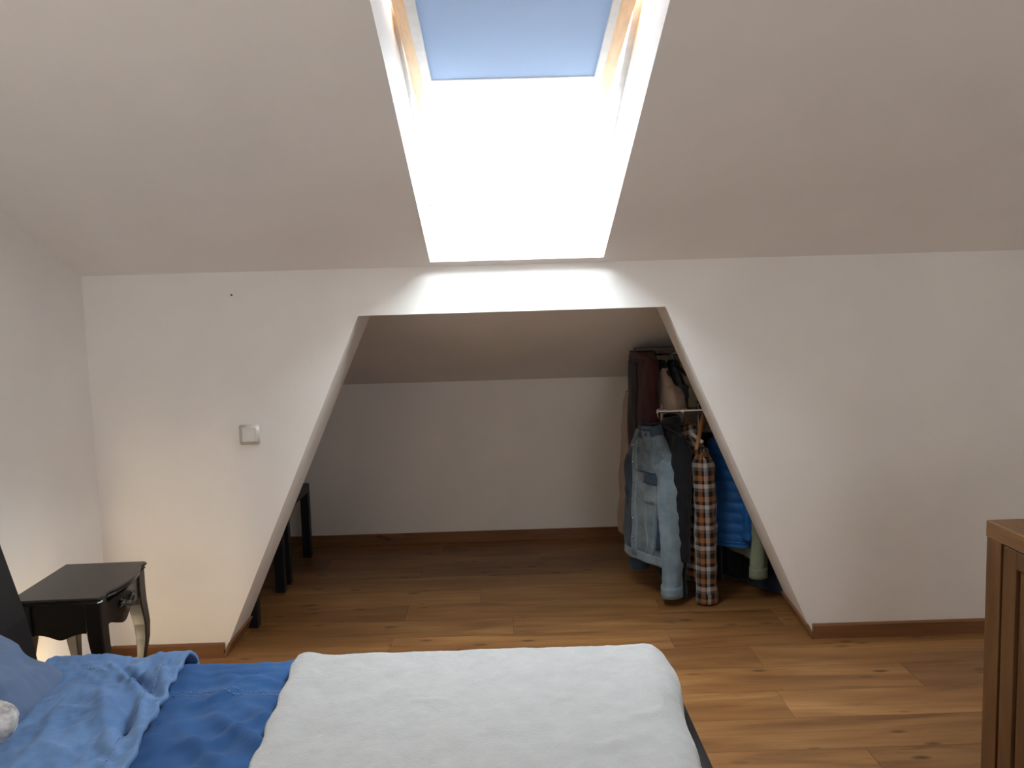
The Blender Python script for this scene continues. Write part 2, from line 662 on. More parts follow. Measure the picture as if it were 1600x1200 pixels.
bm = B()
FO0, FO1 = 0.265, 0.40
slab(bm, HX0 - .004, HX0 + .013, HS0 + .0, HS1, FO0, FO1, roof)
slab(bm, HX1 - .022, HX1 + .004, HS0 + .0, HS1, FO0, FO1, roof)
slab(bm, HX0 - .004, HX1 + .004, HS1 - .05, HS1, FO0, FO1, roof)
obj('frame', bm, M['white'], win)  # white instead of pine: blown-out daylight put into the frame's colour
bm = B()
slab(bm, HX0 + .013, HX1 - .022, HS0, HS0 + .05, FO0, FO1, roof)
obj('frame_bottom', bm, M['white'], win)

SY0, SZ0, SSL = 3.37, 2.2285, 0.174
ST = math.atan(SSL)
SN = Vector((0, math.sin(ST), math.cos(ST)))
SU = Vector((0, -math.cos(ST), math.sin(ST)))


def sash(x, s, off=0.0):
    return Vector((x, SY0, SZ0)) + SU * s + SN * off


SX0, SX1, SLN = -0.284, 0.404, 1.42
for a, b in ((SX0, -0.249), (0.362, SX1)):
    obj('sash_stile', slab(B(), a, b, 0.0, SLN, 0, .045, sash), M['pine'], win)
obj('bottom_rail', slab(B(), -0.249, 0.362, 0.0, 0.12, 0.002, .045, sash), M['white'], win)
obj('top_rail', slab(B(), -0.249, 0.362, SLN - .07, SLN, 0.002, .045, sash), M['white'], win)
for a, b in ((-0.249, -0.219), (0.339, 0.362)):
    obj('blind_channel', slab(B(), a, b, 0.12, SLN - .07, -.001, .04, sash), M['white'], win)
obj('glass', slab(B(), -0.249, 0.362, 0.10, SLN - .05, .028, .034, sash), M['glass'], win)
bl = obj('roller_blind', slab(B(), -0.222, 0.342, 0.445, SLN - .07, .012, .0135, sash), M['blind'], win)
obj('blind_bar', slab(B(), -0.222, 0.342, 0.43, 0.447, .008, .018, sash), M['white'], bl)
bm = B()
tube(bm, [sash(-0.09, .12, -.018), sash(0.335, .12, -.018)], 0.006, 8)
obj('vent_bar', bm, M['white'], win)
# small latch keep on the right cheek of the shaft
bm = B()
slab(bm, HX1 - .012, HX1 + .002, .16, .20, .10, .15, roof)
obj('latch_keep', bm, M['pine'], win)

# ------------------------------------------------------------------ light switch
sw = thing('light_switch', 'square ivory rocker light switch on the knee wall left of the opening', 'light switch', (-1.124, YW, 1.008))
bm = B()
box(bm, -.044, .044, -.009, 0, -.044, .044, .004, 2)
obj('cover_plate', bm, M['plastic'], sw, True)
bm = B()
for a in (box,):
    box(bm, -.032, .032, -.012, -.008, -.032, .032, .002)
obj('inner_frame', bm, M['plastic'], sw)
bm = B()
v = [(-.027, -.0125, .027), (.027, -.0125, .027), (.027, -.019, -.027), (-.027, -.019, -.027)]
w = [(-.027, -.009, .027), (.027, -.009, .027), (.027, -.009, -.027), (-.027, -.009, -.027)]
A = [bm.verts.new(p) for p in v]
C_ = [bm.verts.new(p) for p in w]
bm.faces.new(A)
bm.faces.new(C_[::-1])
for i in range(4):
    bm.faces.new((A[i], C_[i], C_[(i + 1) % 4], A[(i + 1) % 4]))
obj('rocker', bm, M['plastic'], sw)

nl = obj('wall_nail', lathe(B(), [(.0022, 0), (.0022, -.012), (.0042, -.0125), (.0042, -.014)], 10, aty(363, 461, YW), 'y'), M['bronze'])
tag(nl, 'tiny dark nail in the knee wall above the light switch', 'nail')

# ------------------------------------------------------------------ bed
BX0, BX1, BY0, BY1 = -1.50, 0.505, 0.86, 2.46
bed = thing('bed', 'double bed with black upholstered frame and leaning headboard', 'bed', (-.5, 1.66, 0))
bo = Vector((-.5, 1.66, 0))


def bedpart(name, bm, mat, smooth=False):
    for v_ in bm.verts:
        v_.co -= bo
    return obj(name, bm, mat, bed, smooth)


bedpart('side_rail', box(B(), BX0, BX1 - .05, BY1 - .05, BY1, .10, .34, .012, 2), M['leather'], True)
bedpart('side_rail', box(B(), BX0, BX1 - .05, BY0, BY0 + .05, .10, .34, .012, 2), M['leather'], True)
bedpart('footboard', box(B(), BX1 - .05, BX1, BY0, BY1, .10, .365, .014, 2), M['leather'], True)
bm = B()
# leaning slab with rounded top, swept along y
prof = [(-1.500, .10), (-1.500, .34), (-1.542, .60), (-1.622, .95), (-1.640, .985), (-1.668, 1.0), (-1.697, .985), (-1.703, .95), (-1.625, .60), (-1.585, .34), (-1.585, .10)]
prism(bm, [Vector((x, BY0 - .06, z)) for x, z in prof], (0, 1.60 + .18, 0))
bmesh.ops.bevel(bm, geom=[e for e in bm.edges if abs((e.verts[0].co - e.verts[1].co).y) < .01], offset=.012, segments=2, affect='EDGES')
bedpart('headboard', bm, M['leather'])
bm = B()
box(bm, BX0 + .005, BX1 - .055, BY0 + .055, BY1 - .055, .20, .47, .05, 4)
bedpart('mattress', bm, M['mattress'], True)
for x in (BX0 + .06, BX1 - .08):
    for y in (BY0 + .07, BY1 - .07):
        bedpart('leg', lathe(B(), [(.022, 0), (.026, .01), (.032, .11)], 14, (x, y, 0)), M['blackwood'], True)


def ridges(lst):
    out = []
    for (a, b, w_, h_) in lst:
        A_, B_ = atz(*a, .51), atz(*b, .51)
        out.append((Vector((A_.x, A_.y)), Vector((B_.x, B_.y)), w_, h_))
    return out


def ridge_h(x, y, rl):
    h = 0
    P = Vector((x, y))
    for A_, B_, w_, h_ in rl:
        d = B_ - A_
        t = max(0, min(1, (P - A_).dot(d) / d.length_squared))
        q = (P - (A_ + d * t)).length
        fade = math.sin(PI * (0.12 + 0.76 * t)) if 0 < t < 1 else .37
        h += h_ * math.exp(-(q / w_) ** 2) * fade
    return h


def drape(name, x0f, x1f, z0, drop_far, nx, ny, hfun, mat, thick, yedge, xfoot=None, drop_foot=0.0, ynear=0.87, parent=None, rad=.06):
    """a cloth lying on the bed: rolls over the far side and, if asked, over the foot."""
    bm = B()
    lay = []
    Lf = drop_far + (yedge - ynear)
    grid = []
    for j in range(ny + 1):
        s = Lf * j / ny
        yy0 = ynear + s
        over = yy0 - yedge
        rowv = []
        for i in range(nx + 1):
            t = i / nx
            yt = min(yy0, yedge)
            xa, xb = x0f(yt), x1f(yt)
            xx = lerp(xa, xb, t)
            zz = z0
            yy = yy0
            if over > 0:
                a = min(over / rad, PI / 2)
                yy = yedge + rad * math.sin(a)
                zz -= rad * (1 - math.cos(a)) + max(0, over - rad * PI / 2)
                yy += .012 * math.sin(xx * 19 + 1) * smooth01(over / .12)
            xf = xfoot(yt) if xfoot else None
            if xf is not None and xx > xf:
                o = xx - xf
                a = min(o / rad, PI / 2)
                xx = xf + rad * math.sin(a)
                zz -= rad * (1 - math.cos(a)) + max(0, o - rad * PI / 2)
                xx += .008 * math.sin(yy * 17) * smooth01(o / .1)
            h = hfun(xx, yy, t)
            if over > 0:
                k_ = min(over / rad, 1)
                yy += h * k_
                zz += h * (1 - k_)
            else:
                zz += h
            rowv.append(bm.verts.new((xx, yy, zz)))
        grid.append(rowv)
    for j in range(ny):
        for i in range(nx):
            bm.faces.new((grid[j][i], grid[j][i + 1], grid[j + 1][i + 1], grid[j + 1][i]))
    o = obj(name, bm, mat, parent, True)
    md = o.modifiers.new('thickness', 'SOLIDIFY')
    md.thickness = thick
    md.offset = -1
    return o


def fb(x, y, sx, sy, seed, o=3):
    return noise.fractal(Vector((x * sx, y * sy, seed)), 0.9, 2.0, o)


# blue duvet
RD = ridges([((330, 1105), (440, 1180), .020, .014), ((300, 1090), (400, 1060), .018, .010), ((350, 1045), (455, 1060), .014, .010),
             ((290, 1140), (360, 1200), .022, .012), ((420, 1110), (330, 1150), .020, .009), ((300, 1040), (440, 1035), .012, .007),
             ((380, 1090), (430, 1125), .016, .008)])


def h_duvet(x, y, t):
    return .010 * fb(x, y, 5, 6, 3.1) + .007 * fb(x, y, 12, 9, 8.2) + .003 * fb(x, y, 30, 22, 6.2) + 1.5 * ridge_h(x, y, RD)


duvet = drape('duvet', lambda y: -1.30, lambda y: .40, .488, .20, 130, 120, h_duvet, M['duvet'], .016, 2.43)
tag(duvet, 'royal blue cotton duvet spread over the bed', 'duvet')

# folded-back upper part of the duvet, lighter reverse side
RF = ridges([((180, 1035), (250, 1090), .016, -.022), ((165, 1030), (225, 1085), .014, .016), ((205, 1095), (190, 1160), .013, -.016), ((225, 1090), (215, 1150), .014, .014),
             ((160, 1060), (170, 1200), .022, .012), ((95, 1105), (150, 1115), .012, .006), ((60, 1165), (120, 1180), .012, .006),
             ((130, 1040), (175, 1055), .012, .008), ((150, 1170), (185, 1200), .016, -.012), ((250, 1040), (262, 1075), .014, .010), ((110, 1080), (60, 1170), .025, .008)])


def fold_edge(y):
    t = (y - 1.85) / .60
    return lerp(-.897, -.985, t) + .003 * math.sin(y * 31) + .002 * math.sin(y * 67 + 1)


def h_flap(x, y, t):
    return .010 * fb(x, y, 6, 6, 13.1) + .009 * fb(x, y, 17, 12, 4.2) + .0045 * (1 - 2 * abs(fb(x, y, 20, 30, 2.2))) + 1.3 * ridge_h(x, y, RF) + .006 * smooth01((t - .93) / .07)


flap = drape('turned_down_top', lambda y: -1.40 + .02 * math.sin(y * 9), fold_edge, .512, .17, 80, 150, h_flap, M['flap'], .014, 2.445, parent=duvet, rad=.065)
tag(flap, 'paler chambray blue turned-down top with stitched hem')


def stitches(name, pts, zf, parent, seg=.007, gap=.005, w_=.0008):
    bm = B()
    for a, b in zip(pts[:-1], pts[1:]):
        d = b - a
        L = d.length
        n_ = max(1, int(L / (seg + gap)))
        for i in range(n_):
            p = a + d * (i / n_)
            q = p + d.normalized() * seg
            pr = Vector((-d.y, d.x)).normalized() * w_
            z1, z2 = zf(p.x, p.y), zf(q.x, q.y)
            vs = [bm.verts.new((c.x, c.y, z)) for c, z in ((p - pr, z1), (q - pr, z2), (q + pr, z2), (p + pr, z1))]
            up = [bm.verts.new(v_.co + Vector((0, 0, .0018))) for v_ in vs]
            bm.faces.new(up)
            for i_ in range(4):
                bm.faces.new((vs[i_], vs[(i_ + 1) % 4], up[(i_ + 1) % 4], up[i_]))
    o = obj(name, bm, M['stitch'], parent)
    o['kind'] = 'stuff'
    return o


def P2(u, v, z=.505):
    q = atz(u, v, z)
    return Vector((q.x, q.y))


zd = lambda x, y: .4885 + h_duvet(x, y, 0)
zf_ = lambda x, y: .5125 + h_flap(x, y, .5)
stitches('seam_stitching', [P2(u, v) for u, v in ((268, 1071), (330, 1072), (390, 1074), (450, 1073))], zd, duvet)
stitches('seam_stitching', [P2(u, v) for u, v in ((268, 1077), (330, 1077), (390, 1079), (450, 1079))], zd, duvet)
stitches('hem_stitching', [Vector((fold_edge(y_) - .055, y_)) for y_ in [1.7 + .05 * i for i in range(15)]], zf_, duvet)
stitches('hem_stitching', [Vector((fold_edge(y_) - .012, y_)) for y_ in [1.7 + .05 * i for i in range(15)]], zf_, duvet)
stitches('seam_stitching', [P2(u, v) for u, v in ((128, 1046), (150, 1054), (172, 1057))], zf_, duvet)
stitches('seam_stitching', [P2(u, v) for u, v in ((195, 1076), (225, 1074), (255, 1070))], zf_, duvet)

# white fleece blanket
RB = ridges([((500, 1035), (425, 1200), .02, .006), ((545, 1090), (470, 1200), .012, .006), ((640, 1098), (700, 1095), .008, .005), ((760, 1170), (900, 1160), .03, .004),
             ((960, 1130), (1040, 1110), .02, .006), ((900, 1180), (1010, 1150), .02, .005), ((1000, 1050), (1040, 1100), .02, .006)])


def h_blanket(x, y, t):
    return .006 * fb(x, y, 3.2, 3.2, 21.1) + .0035 * fb(x, y, 16, 12, 5.2) + .0014 * fb(x, y, 60, 60, 1.2) + ridge_h(x, y, RB) + .012 * math.exp(-((t - .02) / .025) ** 2)


def bl_x1(y):
    return .575


blanket = drape('blanket', lambda y: lerp(-.603, -.648, (y - 1.8) / .63) + .004 * math.sin(y * 37), bl_x1, .512, .19, 170, 170, h_blanket, M['fleece'], .014, 2.405, xfoot=lambda y: .362 + .034 * smooth01((y - 1.95) / .25), drop_foot=.14, rad=.075)
tag(blanket, 'white fleece blanket spread over the foot of the bed', 'blanket')

# pillow against the headboard


def pillow_mesh(L, W, T, seed):
    bm = B()
    nu, nv = 70, 50
    rows_ = []
    for sgn in (1, -1):
        g = []
        for j in range(nv + 1):
            r_ = []
            for i in range(nu + 1):
                u, v_ = i / nu * 2 - 1, j / nv * 2 - 1
                pin = 1 - .07 * (1 - u * u) * abs(v_) ** 3
                pin2 = 1 - .07 * (1 - v_ * v_) * abs(u) ** 3
                x, y = v_ * W / 2 * pin, u * L / 2 * pin2
                e = max(0, (1 - abs(u) ** 2.6)) ** .5 * max(0, (1 - abs(v_) ** 2.6)) ** .5
                h = T / 2 * e
                wr = (.012 * fb(x, y, 9, 6, seed) + .007 * math.sin(26 * (x + .5 * y) + 5 * fb(x, y, 4, 3, seed + 4)) + .010 * (1 - abs(fb(x, y, 6, 11, seed + 9))) ** 3) * e ** .5
                r_.append((x, y, sgn * (h + wr * (1 if sgn > 0 else .3))))
            g.append(r_)
        rows_.append(g)
    V = []
    for k_, g in enumerate(rows_):
        V.append([[bm.verts.new(p) for p in r_] for r_ in g])
        for j in range(nv):
            for i in range(nu):
                bm.faces.new((V[k_][j][i], V[k_][j][i + 1], V[k_][j + 1][i + 1], V[k_][j + 1][i]))
    bmesh.ops.remove_doubles(bm, verts=bm.verts[:], dist=.0008)
    return bm


pil = obj('pillow', pillow_mesh(.74, .46, .19, 2.2), M['pillow'], None, True, (-1.475, 2.02, .572))
pil.rotation_euler = (0, math.radians(33), 0)
tag(pil, 'dusty blue crumpled pillow leaning on the black headboard', 'pillow')

pt = obj('plush_ball', B(), M['greyfur'])
bm = B()
bmesh.ops.create_icosphere(bm, subdivisions=4, radius=.05)
for v_ in bm.verts:
    v_.co *= 1 + .07 * noise.noise(v_.co * 45) + .05 * noise.noise(v_.co * 120)
bm.to_mesh(pt.data)
bm.free()
for q in pt.data.polygons:
    q.use_smooth = True
pt.location = atz(-9, 1130, .60)
tag(pt, 'small round grey and white plush on the blue pillow at the left edge', 'plush')

# ------------------------------------------------------------------ nightstand (front faces +x)
NZ = .60
ns = thing('nightstand', 'black lacquered nightstand with curved legs and one drawer beside the bed', 'nightstand', (-1.535, 2.935, 0), math.radians(1.8))
no = Vector((-1.535, 2.935, 0))


def ns_top_outline(inset=0.0, n_=24):
    # corners from the photograph, front edge (+x) serpentine
    x0, x1, y0, y1 = -1.700 + inset, -1.380 - inset, 2.730 + inset, 3.140 - inset
    pts = [(x0, y1), (x0, y0)]
    for i in range(n_ + 1):
        t = i / n_
        y = lerp(y0, y1, t)
        # bow-front: ears at the corners, dip, belly in the middle
        b_ = .018 * math.exp(-((t - .5) / .22) ** 2) - .012 * (math.exp(-((t - .14) / .08) ** 2) + math.exp(-((t - .86) / .08) ** 2))
        pts.append((x1 - .006 + b_ - .016 * (math.exp(-(t / .035) ** 2) + math.exp(-((1 - t) / .035) ** 2)) + .006, y))
    return pts


def nsobj(name, bm, mat, smooth=False, parent=None):
    for v_ in bm.verts:
        v_.co -= no
    return obj(name, bm, mat, parent or ns, smooth)


bm = B()
rings = []
for inset, z in ((.014, NZ - .026), (.004, NZ - .020), (.008, NZ - .013), (.001, NZ - .008), (.0, NZ - .004), (.004, NZ)):
    rings.append([Vector((x, y, z)) for x, y in ns_top_outline(inset)])
loft(bm, rings)
nsobj('table_top', bm, M['lacquer'])
CX0, CX1, CY0, CY1 = -1.682, -1.404, 2.750, 3.118
ZT = NZ - .026


def apron(axis, a0, a1, c, th, depth, wave, name, parent=None):
    bm = B()
    n_ = 28
    top, bot = [], []
    for i in range(n_ + 1):
        t = i / n_
        p = lerp(a0, a1, t)
        z = ZT - depth - wave(t)
        top.append((p, ZT))
        bot.append((p, z))
    if axis == 'x':
        for i in range(n_):
            q = [top[i], top[i + 1], bot[i + 1], bot[i]]
            prism(bm, [Vector((a_, c, z)) for a_, z in q], (0, th, 0))
    else:
        for i in range(n_):
            q = [top[i], top[i + 1], bot[i + 1], bot[i]]
            t = (i + .5) / n_
            bow = .011 * math.exp(-((t - .5) / .25) ** 2)
            prism(bm, [Vector((c + bow, a_, z)) for a_, z in q], (th, 0, 0))
    bmesh.ops.remove_doubles(bm, verts=bm.verts[:], dist=.00005)
    return nsobj(name, bm, M['lacquer'], False, parent)


side_wave = lambda t: .014 * math.exp(-((t - .5) / .16) ** 2) - .004 * math.cos(t * 2 * PI) + .010 * (math.exp(-(t / .06) ** 2) + math.exp(-((1 - t) / .06) ** 2))
apron('x', CX0 + .035, CX1 - .035, CY0 + .006, .014, .108, side_wave, 'side_apron')
apron('x', CX0 + .035, CX1 - .035, CY1 - .02, .014, .108, side_wave, 'side_apron')
nsobj('back_panel', box(B(), CX0 + .006, CX0 + .02, CY0 + .03, CY1 - .03, ZT - .112, ZT), M['lacquer'])
front_wave = lambda t: .038 * math.exp(-((t - .5) / .24) ** 2) + .010 * (math.exp(-(t / .06) ** 2) + math.exp(-((1 - t) / .06) ** 2))
apron('y', CY0 + .035, CY1 - .035, CX1 - .022, .012, .095, front_wave, 'front_apron')
# drawer front with raised border, proud of the apron
drw = bpy.data.objects.new('drawer', None)
bm = B()
n_ = 24
for i in range(n_):
    t0, t1 = i / n_, (i + 1) / n_
    bow = lambda t: .011 * math.exp(-((t - .5) / .25) ** 2)
    ya, yb = lerp(CY0 + .045, CY1 - .045, t0), lerp(CY0 + .045, CY1 - .045, t1)
    xa, xb = CX1 - .010 + bow(t0 * .9 + .05), CX1 - .010 + bow(t1 * .9 + .05)
    r1 = [Vector((xa, ya, ZT - .098)), Vector((xa + .010, ya, ZT - .094)), Vector((xa + .010, ya, ZT - .016)), Vector((xa, ya, ZT - .012))]
    r2 = [Vector((xb, yb, ZT - .098)), Vector((xb + .010, yb, ZT - .094)), Vector((xb + .010, yb, ZT - .016)), Vector((xb, yb, ZT - .012))]
    loft(bm, [r1, r2], i == 0, i == n_ - 1)
bmesh.ops.remove_doubles(bm, verts=bm.verts[:], dist=.00005)
drw = nsobj('drawer', bm, M['lacquer'])
# ornate bail handle: two leaf rosettes and a drop bail
bm = B()
hx, hy, hz = CX1 + .011, (CY0 + CY1) / 2, ZT - .052
for sg in (-1, 1):
    c = Vector((hx, hy + sg * .042, hz))
    lathe(bm, [(.0, -.002), (.012, 0), (.010, .006), (.006, .012), (.0, .014)], 12, c, 'x')
    for a_ in (0, 1, 2, 3):
        an = a_ * PI / 2 + .4
        d = Vector((0, math.cos(an), math.sin(an)))
        tube(bm, [c + d * .004 + Vector((.004, 0, 0)), c + d * .014 + Vector((.007, 0, 0)), c + d * .024 + Vector((.002, 0, 0))], [.005, .006, .002], 6)
pts = []
for i in range(13):
    t = i / 12
    pts.append(Vector((hx + .014 + .006 * math.sin(PI * t), hy - .042 + .084 * t, hz - .018 * math.sin(PI * t))))
tube(bm, pts, [.003 + .0025 * math.sin(PI * i / 12) for i in range(13)], 8)
h_ = nsobj('handle', bm, M['bronze'], True, drw)
tag(h_, 'dark bronze leaf-shaped bail handle')


def cabriole(cx, cy, dx, dy):
    """square leg: bulging knee outward (dx,dy), slim ankle, small foot."""
    rings = []
    prof = [(NZ - .026, .0, .0275), (.50, .0, .0275), (.45, .002, .0270), (.41, .007, .0255), (.37, .012, .0235), (.31, .012, .020), (.25, .006, .0155), (.18, -.003, .0135), (.10, -.008, .012), (.05, -.006, .012), (.025, .002, .0135), (.0, .006, .015)]
    for z, o_, r in prof:
        x, y = cx + dx * o_, cy + dy * o_
        c = .004
        ring = []
        for px, py in ((-r, -r + c), (-r + c, -r), (r - c, -r), (r, -r + c), (r, r - c), (r - c, r), (-r + c, r), (-r, r - c)):
            ring.append(Vector((x + px, y + py, z)))
        rings.append(ring)
    return loft(B(), rings)


for sx in (-1, 1):
    for sy in (-1, 1):
        cx = CX0 + .021 if sx < 0 else CX1 - .021
        cy = CY0 + .021 if sy < 0 else CY1 - .021
        nsobj('leg', cabriole(cx, cy, sx, sy * .6), M['lacquer'], False)

# ------------------------------------------------------------------ two low side tables in the alcove
def low_table(name, y0, label):
    t = thing(name, label, 'side table', (-1.515, y0 + .275, 0), 0, 'low black side tables in the alcove')
    obj('table_top', box(B(), -.275, .275, -.275, .275, .415, .465, .0015), M['blackwood'], t)
    for sx in (-1, 1):
        for sy in (-1, 1):
            a, b = sx * .275, sy * .275
            x0, x1 = sorted((a, a - sx * .05))
            q0, q1 = sorted((b, b - sy * .05))
            obj('leg', box(B(), x0, x1, q0, q1, 0, .415, .0015), M['blackwood'], t)
    return t


low_table('side_table', 3.953, 'low black square side table nearer the opening of the alcove')
low_table('side_table', 4.585, 'low black square side table against the alcove back wall')

# ------------------------------------------------------------------ dresser at the right
DX, DY1, DY0, DZ = 1.420, 2.405, 1.01, .869
ds = thing('dresser', 'rustic brown oak sideboard with framed doors at the right edge', 'sideboard', (1.66, 1.70, 0))
do = Vector((1.66, 1.70, 0))


def dobj(name, bm, mat, parent=None, smooth=False):
    for v_ in bm.verts:
        v_.co -= do
    return obj(name, bm, mat, parent or ds, smooth)


DXB = 1.90
dobj('top', box(B(), DX, DXB, DY0, DY1, DZ - .050, DZ, .002), M['dres_y'])
dobj('side_panel', box(B(), DX + .002, DXB, DY1 - .073, DY1 - .002, 0.0, DZ - .050, .0015), M['dres_z'])
dobj('side_panel', box(B(), DX + .002, DXB, DY0 + .002, DY0 + .073, 0.0, DZ - .050, .0015), M['dres_z'])
dobj('back_panel', box(B(), DXB - .02, DXB, DY0 + .08, DY1 - .08, 0.06, DZ - .050), M['dres_z'])
dobj('bottom_panel', box(B(), DX + .03, DXB - .02, DY0 + .08, DY1 - .08, 0.06, .09), M['dres_y'])
dobj('plinth', box(B(), DX + .03, DX + .05, DY0 + .08, DY1 - .08, 0.0, .06), M['dres_y'])
nd = 3
w0, w1 = DY0 + .077, DY1 - .081
for i in range(nd):
    ya, yb = lerp(w0, w1, i / nd) + .002, lerp(w0, w1, (i + 1) / nd) - .002
    za, zb = .065, DZ - .054
    bm = B()
    sw_ = .062
    d0, d1 = DX + .003, DX + .021
    box(bm, d0, d1, ya, ya + sw_, za, zb, .0015)
    box(bm, d0, d1, yb - sw_, yb, za, zb, .0015)
    box(bm, d0, d1, ya + sw_, yb - sw_, za, za + sw_, .0015)
    box(bm, d0, d1, ya + sw_, yb - sw_, zb - .052, zb, .0015)
    dr = dobj('door', bm, M['dres_z'])
    dobj('door_panel', box(B(), d0 + .010, d1, ya + sw_ + .004, yb - sw_ - .004, za + sw_ + .003, zb - .055), M['dres_z'], dr)
    bm = B()
    hy_ = ya + .03
    tube(bm, [(d0, hy_, .36), (d0 - .025, hy_, .36), (d0 - .025, hy_, .50), (d0, hy_, .50)], .005, 8)
    dobj('handle', bm, M['bronze'], dr, True)

# ------------------------------------------------------------------ garment rack
RY, RZ = 4.28, .967
UY, UZ = 4.60, 1.243
rk = thing('garment_rack', 'chrome double garment rack in the right side of the alcove', 'clothes rack', (1.3, 4.4, 0))
ro = Vector((1.3, 4.4, 0))


def robj(name, bm, mat, smooth=True):
    for v_ in bm.verts:
        v_.co -= ro
    return obj(name, bm, mat, rk, smooth)


robj('lower_rail', tube(B(), [(.79, RY, RZ), (2.1, RY, RZ)], .008, 12), M['chrome'])
robj('upper_rail', tube(B(), [(.835, UY, UZ), (2.1, UY, UZ)], .007, 12), M['chrome'])
robj('post', tube(B(), [(.822, RY + .035, 0), (.822, RY + .035, 1.0)], .006, 10), M['chrome'])
robj('post', tube(B(), [(1.012, RY + .035, 0), (1.012, RY + .035, 1.0)], .004, 10), M['chrome'])
robj('post', tube(B(), [(2.08, RY + .035, 0), (2.08, RY + .035, 1.0)], .006, 10), M['chrome'])
robj('post', tube(B(), [(2.08, UY, 0), (2.08, UY, UZ)], .006, 10), M['chrome'])
robj('post', tube(B(), [(.85, UY + .03, 0), (.85, UY + .03, UZ)], .006, 10), M['chrome'])
robj('top_shelf', box(B(), .73, 2.1, UY - .04, UY + .08, 1.268, 1.281, .002), M['shelf'], False)


